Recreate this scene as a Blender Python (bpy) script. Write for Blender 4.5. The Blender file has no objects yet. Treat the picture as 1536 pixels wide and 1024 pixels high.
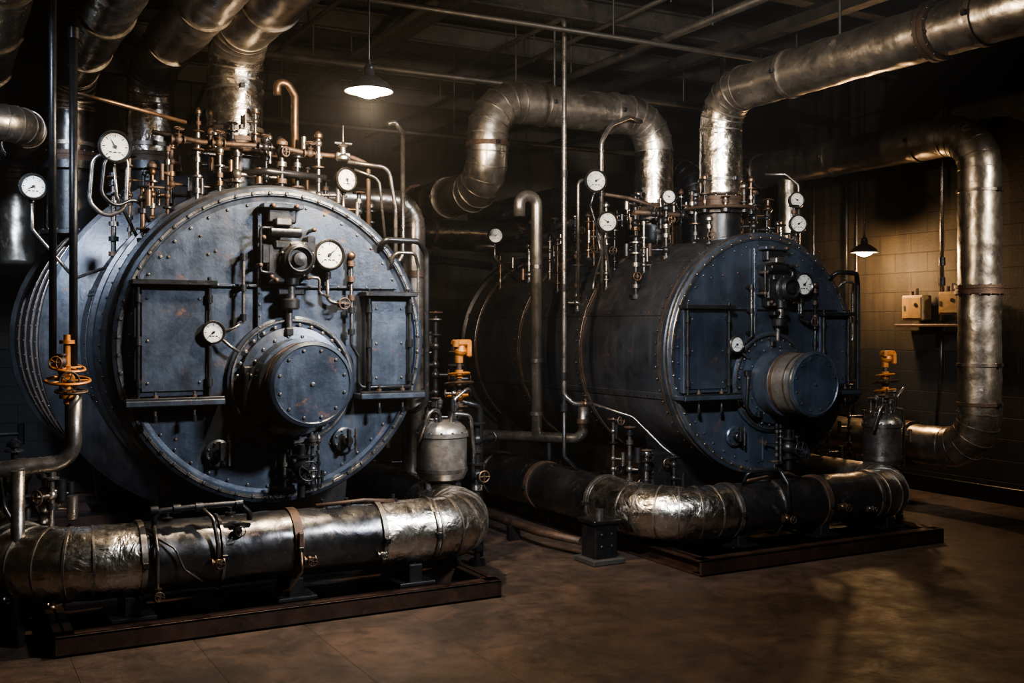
import bpy, math, random
from mathutils import Vector, Matrix, noise
random.seed(4)
V=Vector
pi=math.pi
try: bpy.context.scene.view_settings.look='AgX - Medium High Contrast'
except Exception: pass

# ------------------------------------------------------------ materials
def new_mat(name):
    m=bpy.data.materials.new(name); m.use_nodes=True
    nt=m.node_tree; nt.nodes.clear()
    out=nt.nodes.new('ShaderNodeOutputMaterial'); p=nt.nodes.new('ShaderNodeBsdfPrincipled')
    nt.links.new(p.outputs[0],out.inputs[0])
    return m,nt,p
def noise_n(nt,vec,scale,detail=6,rough=.6,dist=0):
    n=nt.nodes.new('ShaderNodeTexNoise')
    n.inputs['Scale'].default_value=scale
    n.inputs['Detail'].default_value=detail; n.inputs['Roughness'].default_value=rough
    n.inputs['Distortion'].default_value=dist
    nt.links.new(vec,n.inputs['Vector']); return n
def ramp(nt,fac,p0,p1,c0=(0,0,0,1),c1=(1,1,1,1)):
    r=nt.nodes.new('ShaderNodeValToRGB'); r.color_ramp.elements[0].position=p0; r.color_ramp.elements[1].position=p1
    r.color_ramp.elements[0].color=c0; r.color_ramp.elements[1].color=c1
    nt.links.new(fac,r.inputs[0]); return r
def mix(nt,fac,a,b):
    m=nt.nodes.new('ShaderNodeMix'); m.data_type='RGBA'
    if hasattr(fac,'links'): nt.links.new(fac,m.inputs[0])
    else: m.inputs[0].default_value=fac
    for i,c in ((6,a),(7,b)):
        if hasattr(c,'links'): nt.links.new(c,m.inputs[i])
        else: m.inputs[i].default_value=(*c,1)
    return m.outputs[2]
def maprange(nt,v,a,b,c,d):
    n=nt.nodes.new('ShaderNodeMapRange')
    for i,x in enumerate((a,b,c,d)): n.inputs[i+1].default_value=x
    nt.links.new(v,n.inputs[0]); return n.outputs[0]
def math_n(nt,op,a,b,c=None):
    n=nt.nodes.new('ShaderNodeMath'); n.operation=op
    for i,x in enumerate((a,b,c)):
        if x is None: continue
        if hasattr(x,'links'): nt.links.new(x,n.inputs[i])
        else: n.inputs[i].default_value=x
    return n.outputs[0]

def surf(name,c1,c2,metal=0.,r1=.4,r2=.6,scale=3.,bump=.1,bscale=30.,rust=0.,rustc=(.08,.034,.017),foil=False,streak=0.,coat=0.,wear=0.,brown=0.):
    m,nt,p=new_mat(name)
    geo=nt.nodes.new('ShaderNodeNewGeometry'); pos=geo.outputs['Position']
    n1=noise_n(nt,pos,scale,9,.68,.3)
    col=mix(nt,ramp(nt,n1.outputs[0],.36,.66).outputs[0],c1,c2)
    if brown:   # soft oxide tint in broad stains
        nb=noise_n(nt,pos,1.3,9,.7,.7); col=mix(nt,maprange(nt,ramp(nt,nb.outputs[0],.44,.64).outputs[0],0,1,0,brown),col,(.085,.062,.048))
    if streak:
        mp=nt.nodes.new('ShaderNodeMapping'); mp.inputs['Scale'].default_value=(14,14,1.2)
        nt.links.new(pos,mp.inputs[0]); ns=noise_n(nt,mp.outputs[0],1.2,5,.6)
        col=mix(nt,maprange(nt,ramp(nt,ns.outputs[0],.5,.75).outputs[0],0,1,0,streak),col,tuple(min(1,x*1.9) for x in c2))
    rg=maprange(nt,noise_n(nt,pos,scale*3.1,6,.7).outputs[0],.3,.7,r1,r2)
    if wear:   # scuffed light specks and dark grime
        nw=noise_n(nt,pos,26,10,.8,.6); col=mix(nt,maprange(nt,ramp(nt,nw.outputs[0],.60,.70).outputs[0],0,1,0,wear),col,(.12,.125,.135))
        ng=noise_n(nt,pos,2.3,10,.75,.8); col=mix(nt,maprange(nt,ramp(nt,ng.outputs[0],.48,.64).outputs[0],0,1,0,.65),col,(.009,.011,.015))
    if rust:
        n2=noise_n(nt,pos,7,10,.75,.4)
        rf=ramp(nt,n2.outputs[0],.66-.2*rust,.74-.12*rust)
        col=mix(nt,rf.outputs[0],col,rustc)
        mm=maprange(nt,rf.outputs[0],0,1,metal,metal*.25); nt.links.new(mm,p.inputs['Metallic'])
        rg=math_n(nt,'MAXIMUM',rg,maprange(nt,rf.outputs[0],0,1,0,.7))
    else: p.inputs['Metallic'].default_value=metal
    nt.links.new(col,p.inputs['Base Color']); nt.links.new(rg,p.inputs['Roughness'])
    if coat: p.inputs['Coat Weight'].default_value=coat
    if bump:
        bn=nt.nodes.new('ShaderNodeBump'); bn.inputs['Strength'].default_value=bump; bn.inputs['Distance'].default_value=.012
        if foil:
            bn.inputs['Distance'].default_value=.02
            nd=noise_n(nt,pos,bscale*.25,4,.6,.8)
            va=nt.nodes.new('ShaderNodeVectorMath'); va.operation='MULTIPLY_ADD'
            nt.links.new(nd.outputs['Color'],va.inputs[0]); va.inputs[1].default_value=(.3,.3,.3); nt.links.new(pos,va.inputs[2])
            vo=nt.nodes.new('ShaderNodeTexVoronoi'); vo.inputs['Scale'].default_value=bscale*.4; vo.feature='F1'
            nt.links.new(va.outputs[0],vo.inputs['Vector'])
            ms=ramp(nt,noise_n(nt,pos,3.2,3,.5).outputs[0],.42,.62)
            nn=noise_n(nt,pos,bscale*.25,6,.55,1.0)
            h=math_n(nt,'MULTIPLY_ADD',math_n(nt,'MULTIPLY',vo.outputs['Distance'],ms.outputs[0]),.45,math_n(nt,'MULTIPLY',nn.outputs[0],.8))
            nt.links.new(h,bn.inputs['Height'])
        else:
            nn=noise_n(nt,pos,bscale,8,.7); nt.links.new(nn.outputs[0],bn.inputs['Height'])
        nt.links.new(bn.outputs[0],p.inputs['Normal'])
    return m
def emis(name,c,s):
    m,nt,p=new_mat(name); p.inputs['Base Color'].default_value=(*c,1)
    p.inputs['Emission Color'].default_value=(*c,1); p.inputs['Emission Strength'].default_value=s; return m

M_blue=surf('boiler_navy_paint',(.019,.027,.041),(.044,.058,.082),.5,.24,.45,2.6,.16,34,.4,streak=.35,wear=.3,brown=.12)
M_shell=surf('boiler_shell_steel',(.024,.031,.042),(.066,.070,.080),.65,.26,.46,1.6,.14,26,.3,streak=.4,wear=.3,brown=.45)
M_dark=surf('black_iron',(.009,.010,.012),(.026,.026,.028),.6,.24,.45,6,.12,50,.25)
M_foil=surf('insulation_foil',(.36,.325,.29),(.76,.71,.64),1.,.17,.34,5,.6,26,.28,(.06,.036,.022),foil=True)
M_sheet=surf('lagging_sheet_metal',(.034,.036,.042),(.12,.115,.112),.92,.2,.4,3.,.30,13,.3,(.06,.03,.018),foil=True)
M_duct=surf('galvanised_duct',(.17,.152,.135),(.46,.42,.37),.95,.24,.42,3.2,.30,14,.33,(.06,.034,.019),foil=True)
M_bright=surf('steel_and_drum_light',(.16,.145,.13),(.36,.325,.29),.85,.25,.45,5,.12,40,.4)  # light steel; on the burner drum it paints in the light on its side
M_seam=surf('duct_seam',(.08,.07,.062),(.28,.25,.22),.9,.3,.5,9,.2,30,.3)
M_steel=surf('worn_steel_pipe',(.09,.083,.077),(.24,.22,.205),.88,.2,.4,6,.12,60,.32)
M_bolt=surf('bolt_steel',(.03,.032,.036),(.13,.12,.11),.8,.28,.5,14,.1,60,.45)
M_copper=surf('aged_copper',(.06,.038,.026),(.145,.09,.052),.85,.3,.5,9,.1,60,.35)
M_rust=surf('rusty_iron',(.03,.020,.015),(.075,.042,.026),.45,.42,.7,10,.3,60)
M_orange=surf('orange_valve_paint',(.20,.065,.010),(.42,.155,.02),.2,.35,.6,16,.1,60,.5)
M_dial=surf('gauge_dial',(.32,.31,.29),(.50,.48,.44),0,.3,.4,12,0,1,coat=.5)
M_black=surf('black_enamel',(.010,.010,.011),(.018,.018,.018),.2,.25,.35,10,0,1)
M_skid=surf('red_oxide_steel',(.018,.011,.008),(.055,.026,.018),.4,.3,.55,4,.2,40,.3)
M_white=surf('white_enamel',(.8,.78,.72),(.85,.83,.78),0,.3,.4,10,0,1)
M_beige=surf('beige_box_paint',(.12,.072,.026),(.20,.125,.048),.1,.45,.6,8,.08,60,.45)
M_conc=surf('grey_plinth',(.018,.017,.016),(.04,.037,.034),0,.6,.85,5,.4,40)
M_bulb=emis('lamp_bulb_glow',(1,.80,.54),400)
M_bulb2=emis('lamp_bulb_glow_small',(1,.68,.36),150)

def wall_mat(name,ax):
    m,nt,p=new_mat(name)
    geo=nt.nodes.new('ShaderNodeNewGeometry'); sp=nt.nodes.new('ShaderNodeSeparateXYZ'); nt.links.new(geo.outputs['Position'],sp.inputs[0])
    cb=nt.nodes.new('ShaderNodeCombineXYZ'); nt.links.new(sp.outputs[ax],cb.inputs[0]); nt.links.new(sp.outputs[2],cb.inputs[1])
    br=nt.nodes.new('ShaderNodeTexBrick'); nt.links.new(cb.outputs[0],br.inputs['Vector'])
    br.inputs['Scale'].default_value=1; br.inputs['Brick Width'].default_value=.42; br.inputs['Row Height'].default_value=.205
    br.inputs['Mortar Size'].default_value=.005; br.inputs['Mortar Smooth'].default_value=.6
    br.inputs['Color1'].default_value=(.030,.025,.018,1); br.inputs['Color2'].default_value=(.038,.031,.022,1); br.inputs['Mortar'].default_value=(.022,.018,.014,1)
    n=noise_n(nt,geo.outputs['Position'],1.4,9,.7,.3)
    col=mix(nt,maprange(nt,ramp(nt,n.outputs[0],.35,.66).outputs[0],0,1,0,.85),br.outputs[0],(.011,.010,.009))
    mp=nt.nodes.new('ShaderNodeMapping'); mp.inputs['Scale'].default_value=(5,5,.5); nt.links.new(geo.outputs['Position'],mp.inputs[0])
    ns=noise_n(nt,mp.outputs[0],1.,6,.65); col=mix(nt,maprange(nt,ramp(nt,ns.outputs[0],.46,.64).outputs[0],0,1,0,.75),col,(.008,.007,.007))
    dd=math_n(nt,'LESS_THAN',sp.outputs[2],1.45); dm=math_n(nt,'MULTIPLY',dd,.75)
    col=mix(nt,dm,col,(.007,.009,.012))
    nt.links.new(col,p.inputs['Base Color']); p.inputs['Roughness'].default_value=.65
    p.inputs['Specular IOR Level'].default_value=.3
    bn=nt.nodes.new('ShaderNodeBump'); bn.inputs['Strength'].default_value=.7; bn.inputs['Distance'].default_value=.012
    n2=noise_n(nt,geo.outputs['Position'],40,6,.7)
    nt.links.new(math_n(nt,'MULTIPLY_ADD',br.outputs['Fac'],-.8,maprange(nt,n2.outputs[0],0,1,0,.6)),bn.inputs['Height']); nt.links.new(bn.outputs[0],p.inputs['Normal'])
    return m
def floor_mat():
    m,nt,p=new_mat('stained_concrete_floor')
    geo=nt.nodes.new('ShaderNodeNewGeometry'); pos=geo.outputs['Position']
    br=nt.nodes.new('ShaderNodeTexBrick'); nt.links.new(pos,br.inputs['Vector'])
    br.offset=0; br.inputs['Scale'].default_value=1; br.inputs['Brick Width'].default_value=.62; br.inputs['Row Height'].default_value=.62
    br.inputs['Mortar Size'].default_value=.004; br.inputs['Mortar Smooth'].default_value=.8
    br.inputs['Color1'].default_value=(.060,.040,.030,1); br.inputs['Color2'].default_value=(.076,.050,.037,1); br.inputs['Mortar'].default_value=(.034,.024,.018,1)
    n=noise_n(nt,pos,1.5,10,.75,.8)
    col=mix(nt,maprange(nt,ramp(nt,n.outputs[0],.40,.60).outputs[0],0,1,.2,1),(.020,.016,.014),br.outputs[0])
    n3=noise_n(nt,pos,7,9,.78,.6)
    col=mix(nt,maprange(nt,ramp(nt,n3.outputs[0],.48,.62).outputs[0],0,1,0,.6),col,(.016,.013,.011))
    n5=noise_n(nt,pos,34,9,.8,.3)
    col=mix(nt,maprange(nt,ramp(nt,n5.outputs[0],.57,.68).outputs[0],0,1,0,.45),col,(.11,.080,.062))
    nt.links.new(col,p.inputs['Base Color'])
    p.inputs['Specular IOR Level'].default_value=.22
    n2=noise_n(nt,pos,4.4,8,.75,.3)
    nt.links.new(maprange(nt,n2.outputs[0],.35,.65,.40,.70),p.inputs['Roughness'])
    bn=nt.nodes.new('ShaderNodeBump'); bn.inputs['Strength'].default_value=.6; bn.inputs['Distance'].default_value=.007
    n4=noise_n(nt,pos,18,9,.75)
    nt.links.new(math_n(nt,'MULTIPLY_ADD',br.outputs['Fac'],-.4,n4.outputs[0]),bn.inputs['Height']); nt.links.new(bn.outputs[0],p.inputs['Normal'])
    return m
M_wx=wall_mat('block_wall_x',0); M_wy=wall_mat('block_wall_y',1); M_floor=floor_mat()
M_ceil=surf('dark_ceiling',(.004,.004,.004),(.009,.0085,.008),0,.7,.9,1.5,.3,20)  # nearly black ceiling colour with slight variation
M_beam=surf('ceiling_iron',(.012,.011,.010),(.032,.028,.025),.4,.4,.6,5,.2,40,.3)

# ------------------------------------------------------------ mesh builder
def basis(d,up=V((0,0,1))):
    z=V(d).normalized()
    if abs(z.dot(up))>.98: up=V((0,1,0))
    x=up.cross(z).normalized(); y=z.cross(x)
    return x,y,z
class B:
    def __init__(s): s.v=[];s.f=[];s.m=[];s.s=[];s.mats=[];s.M=Matrix()
    def mi(s,m):
        if m not in s.mats: s.mats.append(m)
        return s.mats.index(m)
    def add(s,vs,fs,mat,smooth=True):
        o=len(s.v); M=s.M
        s.v.extend([M@V(p) for p in vs]); k=s.mi(mat)
        for f in fs: s.f.append([i+o for i in f]); s.m.append(k); s.s.append(smooth)
    def lathe(s,prof,o,d,mat,seg=24,smooth=False,cap0=False,cap1=False):
        x,y,z=basis(d); o=V(o)
        cs=[(math.cos(2*pi*i/seg),math.sin(2*pi*i/seg)) for i in range(seg)]
        def ring(r,h): return [o+z*h+(x*c+y*q)*r for c,q in cs]
        fs=[(i,(i+1)%seg,seg+(i+1)%seg,seg+i) for i in range(seg)]
        if smooth:
            vs=[];ff=[]
            for k,(r,h) in enumerate(prof):
                vs+=ring(max(r,1e-4),h)
                if k: ff+=[tuple(a+(k-1)*seg for a in f) for f in fs]
            s.add(vs,ff,mat)
        else:
            for (r0,h0),(r1,h1) in zip(prof[:-1],prof[1:]):
                s.add(ring(max(r0,1e-4),h0)+ring(max(r1,1e-4),h1),fs,mat)
        if cap0: s.add(ring(*prof[0]),[tuple(range(seg))[::-1]],mat,False)
        if cap1: s.add(ring(*prof[-1]),[tuple(range(seg))],mat,False)
    def cyl(s,a,b,r,mat,r2=None,seg=12,ch=0):
        a=V(a);b=V(b);L=(b-a).length; r2=r if r2 is None else r2
        if ch: s.lathe([(r-ch,0),(r,ch),(r2,L-ch),(r2-ch,L)],a,b-a,mat,seg,cap0=True,cap1=True)
        else: s.lathe([(r,0),(r2,L)],a,b-a,mat,seg,cap0=True,cap1=True)
    def sph(s,c,r,mat,seg=14,sq=1.,d=(0,0,1)):
        n=8; s.lathe([(r*math.sin(pi*i/n),-r*sq*math.cos(pi*i/n)) for i in range(n+1)],c,d,mat,seg,smooth=True)
    def box(s,c,size,mat,ch=.006,rot=None):
        hx,hy,hz=[a/2 for a in size]; ch=min(ch,hx*.6,hy*.6,hz*.6)
        vs=[];idx={}
        for sx in(-1,1):
            for sy in(-1,1):
                for sz in(-1,1):
                    for k in range(3):
                        p=[sx*hx,sy*hy,sz*hz]
                        for j in range(3):
                            if j!=k: p[j]-=(sx,sy,sz)[j]*ch
                        idx[(sx,sy,sz,k)]=len(vs); vs.append(V(p))
        fs=[]
        def orient(f):
            c0=sum((vs[i] for i in f),V())/len(f); n=(vs[f[1]]-vs[f[0]]).cross(vs[f[2]]-vs[f[0]])
            return f if n.dot(c0)>0 else f[::-1]
        ax=[0,1,2]
        for k in ax:
            a,b=[j for j in ax if j!=k]
            for sg in(-1,1):
                f=[]
                for (u,w) in((-1,-1),(1,-1),(1,1),(-1,1)):
                    q=[0,0,0]; q[k]=sg;q[a]=u;q[b]=w; f.append(idx[(*q,k)])
                fs.append(orient(f))
        for k in ax:
            a,b=[j for j in ax if j!=k]
            for u in(-1,1):
                for w in(-1,1):
                    q0=[0,0,0];q1=[0,0,0];q0[k]=-1;q1[k]=1
                    for q in(q0,q1): q[a]=u;q[b]=w
                    fs.append(orient([idx[(*q0,a)],idx[(*q1,a)],idx[(*q1,b)],idx[(*q0,b)]]))
        for sx in(-1,1):
            for sy in(-1,1):
                for sz in(-1,1): fs.append(orient([idx[(sx,sy,sz,k)] for k in range(3)]))
        R=rot.to_3x3() if rot else Matrix.Identity(3)
        s.add([(R@p)+V(c) for p in vs],fs,mat,False)
    def torus(s,c,d,R,r,mat,seg=28,n=8):
        s.lathe([(R+r*math.cos(2*pi*i/n),r*math.sin(2*pi*i/n)) for i in range(n+1)],c,d,mat,seg,smooth=True)
    def band(s,c,d,r,w,mat,th=.01,seg=36):
        s.lathe([(r-.01,-w/2),(r+th,-w/2),(r+th,w/2),(r-.01,w/2)],c,d,mat,seg)
    def tube(s,path,r,mat,seg=10,fil=None,narc=6,wr=0,step=None,matfn=None,cap=True,seams=None):
        P=[V(p) for p in path]; fil=r*2.2 if fil is None else fil
        out=[P[0]];joint=[]
        for i in range(1,len(P)-1):
            d1=(P[i-1]-P[i]);d2=(P[i+1]-P[i]); l1,l2=d1.length,d2.length; d1.normalize();d2.normalize()
            h=math.acos(max(-1,min(1,d1.dot(d2))))/2
            if h>pi/2-.03: out.append(P[i]); continue
            L=min(fil/math.tan(h),l1*.49,l2*.49); rad=L*math.tan(h)
            c=P[i]+(d1+d2).normalized()*(rad/math.sin(h)); v0=P[i]+d1*L-c; ax=v0.cross(P[i]+d2*L-c).normalized(); A=pi-2*h
            for k in range(narc+1):
                joint.append(len(out)); out.append(c+Matrix.Rotation(A*k/narc,3,ax)@v0)
        out.append(P[-1])
        js=set(joint); pts=[];isj=[]
        for i,p in enumerate(out):
            if i and step:
                L=(p-out[i-1]).length; n=int(L/step)
                for k in range(1,n): pts.append(out[i-1].lerp(p,k/n)); isj.append(False)
            pts.append(p); isj.append(i in js)
        n=len(pts); T=[]
        for i in range(n):
            t=V()
            if i: t+=(pts[i]-pts[i-1]).normalized()
            if i<n-1: t+=(pts[i+1]-pts[i]).normalized()
            T.append(t.normalized())
        x,y,_=basis(T[0]); vs=[];
        for i in range(n):
            if i:
                ax=T[i-1].cross(T[i])
                if ax.length>1e-6:
                    R=Matrix.Rotation(T[i-1].angle(T[i]),3,ax.normalized()); x=R@x
                x=(x-T[i]*x.dot(T[i])).normalized()
            y=T[i].cross(x)
            for k in range(seg):
                a=2*pi*k/seg; dr=x*math.cos(a)+y*math.sin(a); q=pts[i]+dr*r
                if wr:
                    w=noise.noise(q*8)*.8+abs(noise.noise(q*15))*.7+abs(noise.noise(q*34))*.25
                    q=q+dr*(w*wr)
                vs.append(q)
            if seams and isj[i]: s.band(pts[i],T[i],r+wr*.5,.012,seams,.003,seg)
        base=len(s.v); s.v.extend([s.M@q for q in vs])
        for i in range(n-1):
            mt=matfn((pts[i]+pts[i+1])/2) if matfn else mat
            kidx=s.mi(mt)
            for k in range(seg):
                s.f.append([base+i*seg+k,base+i*seg+(k+1)%seg,base+(i+1)*seg+(k+1)%seg,base+(i+1)*seg+k]); s.m.append(kidx); s.s.append(True)
        if cap:
            for e,rv in((0,True),(n-1,False)):
                f=[base+e*seg+k for k in range(seg)]; s.f.append(f[::-1] if rv else f); s.m.append(s.mi(mat)); s.s.append(False)
    def bolts(s,c,d,R,n,sz,mat,h=None,seg=6,a0=0,a1=2*pi):
        x,y,z=basis(d); c=V(c); h=h or sz*.9
        for i in range(n):
            a=a0+(a1-a0)*(i+.5)/n; p=c+(x*math.cos(a)+y*math.sin(a))*R
            s.lathe([(sz,0),(sz,h*.7),(sz*.6,h)],p,z,mat,seg,cap1=True)
    def make(s,name,parent=None,origin=None):
        me=bpy.data.meshes.new(name); O=V(parent.location) if parent else (V(origin) if origin is not None else None)
        if O is None:
            xs=[p.x for p in s.v];ys=[p.y for p in s.v];zs=[p.z for p in s.v]
            O=V(((min(xs)+max(xs))/2,(min(ys)+max(ys))/2,min(zs)))
        me.from_pydata([tuple(p-O) for p in s.v],[],s.f)
        for m in s.mats: me.materials.append(m)
        me.polygons.foreach_set('material_index',s.m); me.polygons.foreach_set('use_smooth',s.s); me.update()
        ob=bpy.data.objects.new(name,me); bpy.context.scene.collection.objects.link(ob)
        if parent: ob.parent=parent
        else: ob.location=O
        return ob
def group(name,loc):
    e=bpy.data.objects.new(name,None); e.location=loc; e.empty_display_size=.2
    bpy.context.scene.collection.objects.link(e); return e

# ------------------------------------------------------------ small components
def gauge(b,c,d,r,ang=-40,back=.05):
    x,y,z=basis(d); c=V(c)
    b.lathe([(r*.8,-back),(r*.95,-back*.9),(r,-.01),(r*1.1,0),(r*1.12,.012),(r*1.02,.02),(r*.93,.012)],c,d,M_black,28,cap0=True)
    b.lathe([(r*1.13,.002),(r*1.16,.008),(r*1.1,.019)],c,d,M_steel,28)
    b.lathe([(r*.95,.008),(.0005,.008)],c,d,M_dial,28)
    for i in range(25):
        a=math.radians(225-270*i/24); dr=x*math.cos(a)+y*math.sin(a); big=i%4==0
        l=.2 if big else .1; p0=c+z*.0095+dr*r*.86; p1=c+z*.0095+dr*r*(.86-l); sd=z.cross(dr)*r*(.03 if big else .015)
        b.add([p0-sd,p0+sd,p1+sd,p1-sd],[(0,1,2,3)],M_black,False)
    a=math.radians(90+ang); dr=x*math.cos(a)+y*math.sin(a); sd=z.cross(dr)*r*.06
    b.add([c+z*.012+dr*r*.75,c+z*.012-sd,c+z*.012-dr*r*.25,c+z*.012+sd],[(0,1,2,3)],M_black,False)
    b.cyl(c+z*.008,c+z*.018,r*.12,M_black)
    for w in (-.28,0,.28):
        p=c+z*.0094-y*r*.42+x*w*r*1.1; b.add([p-x*r*.1,p+x*r*.1,p+x*r*.1+y*r*.08,p-x*r*.1+y*r*.08],[(0,1,2,3)],M_black,False)
def gauge_obj(c,d,r,stem=None,ang=-40):
    b=B(); gauge(b,c,d,r,ang); c=V(c); dz=V(d).normalized()
    if stem:
        p=[c-dz*.03-V((0,0,r*.9))]+[V(q) for q in stem]
        b.tube(p,.011,M_steel,8,.03)
        b.cyl(p[0]-V((0,0,.03)),p[0]+V((0,0,.02)),.018,M_dark,seg=6)
    return b.make('pressure_gauge')
def wheel(b,c,d,R,mat,r=None,sp=5):
    r=r or R*.1; b.torus(c,d,R,r,mat,22,6); x,y,z=basis(d); c=V(c)
    for i in range(sp):
        a=2*pi*i/sp; b.cyl(c,c+(x*math.cos(a)+y*math.sin(a))*R,r*.7,mat,seg=6)
    b.cyl(c-z*r*1.6,c+z*r*1.6,R*.22,mat,seg=8)
def valve(b,c,ax,st,s,mat,wm,wmat=None):
    c=V(c);ax=V(ax).normalized();st=V(st).normalized()
    b.sph(c,s*.5,mat); b.cyl(c-ax*s*.7,c+ax*s*.7,s*.3,mat,seg=12)
    for g in(-1,1):
        b.cyl(c+ax*g*s*.62,c+ax*g*s*.78,s*.52,mat,seg=14); 
    b.cyl(c,c+st*s*.75,s*.3,mat,r2=s*.2); b.cyl(c+st*s*.6,c+st*s*.72,s*.38,mat,seg=8)
    b.cyl(c+st*s*.7,c+st*s*1.5,s*.07,M_steel,seg=6)
    wheel(b,c+st*s*1.35,st,s*.55,wm,s*.055)
def tree(b,x,y,z,h,seed,s=1.,mats=None):
    rr=random.Random(seed); mats=mats or [M_steel,M_dark,M_dark,M_steel,M_rust,M_copper]
    r=.013*s*rr.uniform(.8,1.5); mt=rr.choice(mats); b.cyl((x,y,z),(x,y,z+h),r,mt,seg=8)
    b.cyl((x,y,z),(x,y,z+.03*s),r*2.6,M_dark,seg=10)
    k=z+.08*s
    while k<z+h:
        q=rr.random()
        if q<.4: b.cyl((x,y,k),(x,y,k+.03*s),r*1.9,rr.choice(mats),seg=6)
        elif q<.65: b.lathe([(r,0),(r*2.8,.004),(r*2.8,.014),(r,.018)],(x,y,k),(0,0,1),rr.choice(mats),12)
        else:
            a=rr.uniform(0,2*pi); d=V((math.cos(a),math.sin(a)*.6,0)); L=rr.uniform(.06,.16)*s
            e=V((x,y,k))+d*L; b.cyl((x,y,k),e,r*.8,mt,seg=8); b.sph(V((x,y,k)),r*1.9,mt,8)
            if rr.random()<.5: wheel(b,e,d,.03*s,rr.choice([M_rust,M_dark,M_copper]),.005*s,4)
            else:
                b.cyl(e-V((0,0,.05*s)),e+V((0,0,.05*s)),r*1.3,rr.choice(mats),seg=8)
        k+=rr.uniform(.05,.11)*s
    q=rr.random()
    if q<.5: wheel(b,(x,y,z+h),(0,0,1),.038*s,rr.choice([M_rust,M_dark]),.006*s,4)
    else: b.lathe([(r,0),(r*2.2,.01),(r*2.2,.03),(r,.05),(.001,.055)],(x,y,z+h),(0,0,1),rr.choice(mats),10)
def big_pipe(path,r,mat,fil,bands=(),matfn=None,wr=.007,narc=5,seams=True,ends=()):
    b=B(); b.tube(path,r,mat,48,fil,narc,wr,.035,matfn,True,M_seam if seams else None)
    for c,d,w,m in bands:
        b.band(c,d,r+wr*.6,w,m,.010,44)
        x,y,z=basis(d); b.box(V(c)+V((0,-1,0) if abs(z.y)<.5 else (-1,0,0))*(r+.018),(.035,.035,.035),M_dark,.005)
    for c,d in ends:
        b.lathe([(r*.9,-.04),(r*1.16,-.04),(r*1.16,-.01),(r*1.12,-.008),(r*1.12,.008),(r*1.16,.01),(r*1.16,.04),(r*.9,.04)],c,d,M_rust,40)
        b.bolts(V(c)+V(d).normalized()*.04,d,r*1.1,14,.011,M_bolt); b.bolts(V(c)-V(d).normalized()*.04,-V(d),r*1.1,14,.011,M_bolt)
    return b

# ------------------------------------------------------------ room
def plane_box(name,c,size,mat):
    b=B(); b.box(c,size,mat,.002); return b.make(name)
plane_box('floor',(3.75,5.25,-.1),(11.1,16.1,.2),M_floor)
plane_box('ceiling',(3.75,5.25,4.7),(11.1,16.1,.2),M_ceil)
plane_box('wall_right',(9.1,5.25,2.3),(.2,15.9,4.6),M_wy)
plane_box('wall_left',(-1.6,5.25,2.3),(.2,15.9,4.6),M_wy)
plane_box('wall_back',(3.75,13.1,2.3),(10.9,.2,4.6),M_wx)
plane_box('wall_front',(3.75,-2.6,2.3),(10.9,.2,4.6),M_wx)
b=B(); b.box((3.75,12.97,.08),(10.4,.05,.16),M_dark,.005); b.make('baseboard_back')
b=B(); b.box((8.97,5.25,.08),(.05,15.5,.16),M_dark,.005); b.make('baseboard_right')
b=B()
for y in [0,1.6,3.2,4.8,6.4,7.7,9.0,10.3,11.6]:
    b.box((3.75,y,4.49),(10.4,.12,.02),M_beam,.003); b.box((3.75,y,4.3),(10.4,.14,.02),M_beam,.003); b.box((3.75,y,4.4),(10.4,.02,.2),M_beam,.003)
for x in [1.2,3.6,6.4]:
    b.box((x,5.25,4.25),(.12,15.2,.1),M_beam,.004)
b.make('ceiling_joists')
b=B()
for x,y0,y1,z,r in [(3.3,5,12.9,4.05,.03),(4.9,4,12.9,4.12,.02),(5.3,4,12.9,4.0,.035),(7.2,3,12.9,4.1,.03),(2.7,4,12.9,4.1,.02)]:
    b.tube([(x,y0,z+.1),(x,y1,z)],r,M_beam,10)
    for k in range(5):
        y=y0+.4+(y1-y0-.6)*k/4; b.cyl((x,y,z+.02),(x,y,4.59),.008,M_beam,seg=6)
for y,z,x0,x1,r in [(7.0,3.98,2.3,8.9,.022),(8.6,3.92,2.3,8.9,.03),(10.2,3.7,2.5,8.9,.03)]:
    b.tube([(x0,y,z),(x1,y,z)],r,M_beam,10)
    for k in range(4):
        x=x0+.5+(x1-x0-.8)*k/3; b.cyl((x,y,z),(x,y,4.59),.008,M_beam,seg=6)
b.make('ceiling_conduits')

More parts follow.
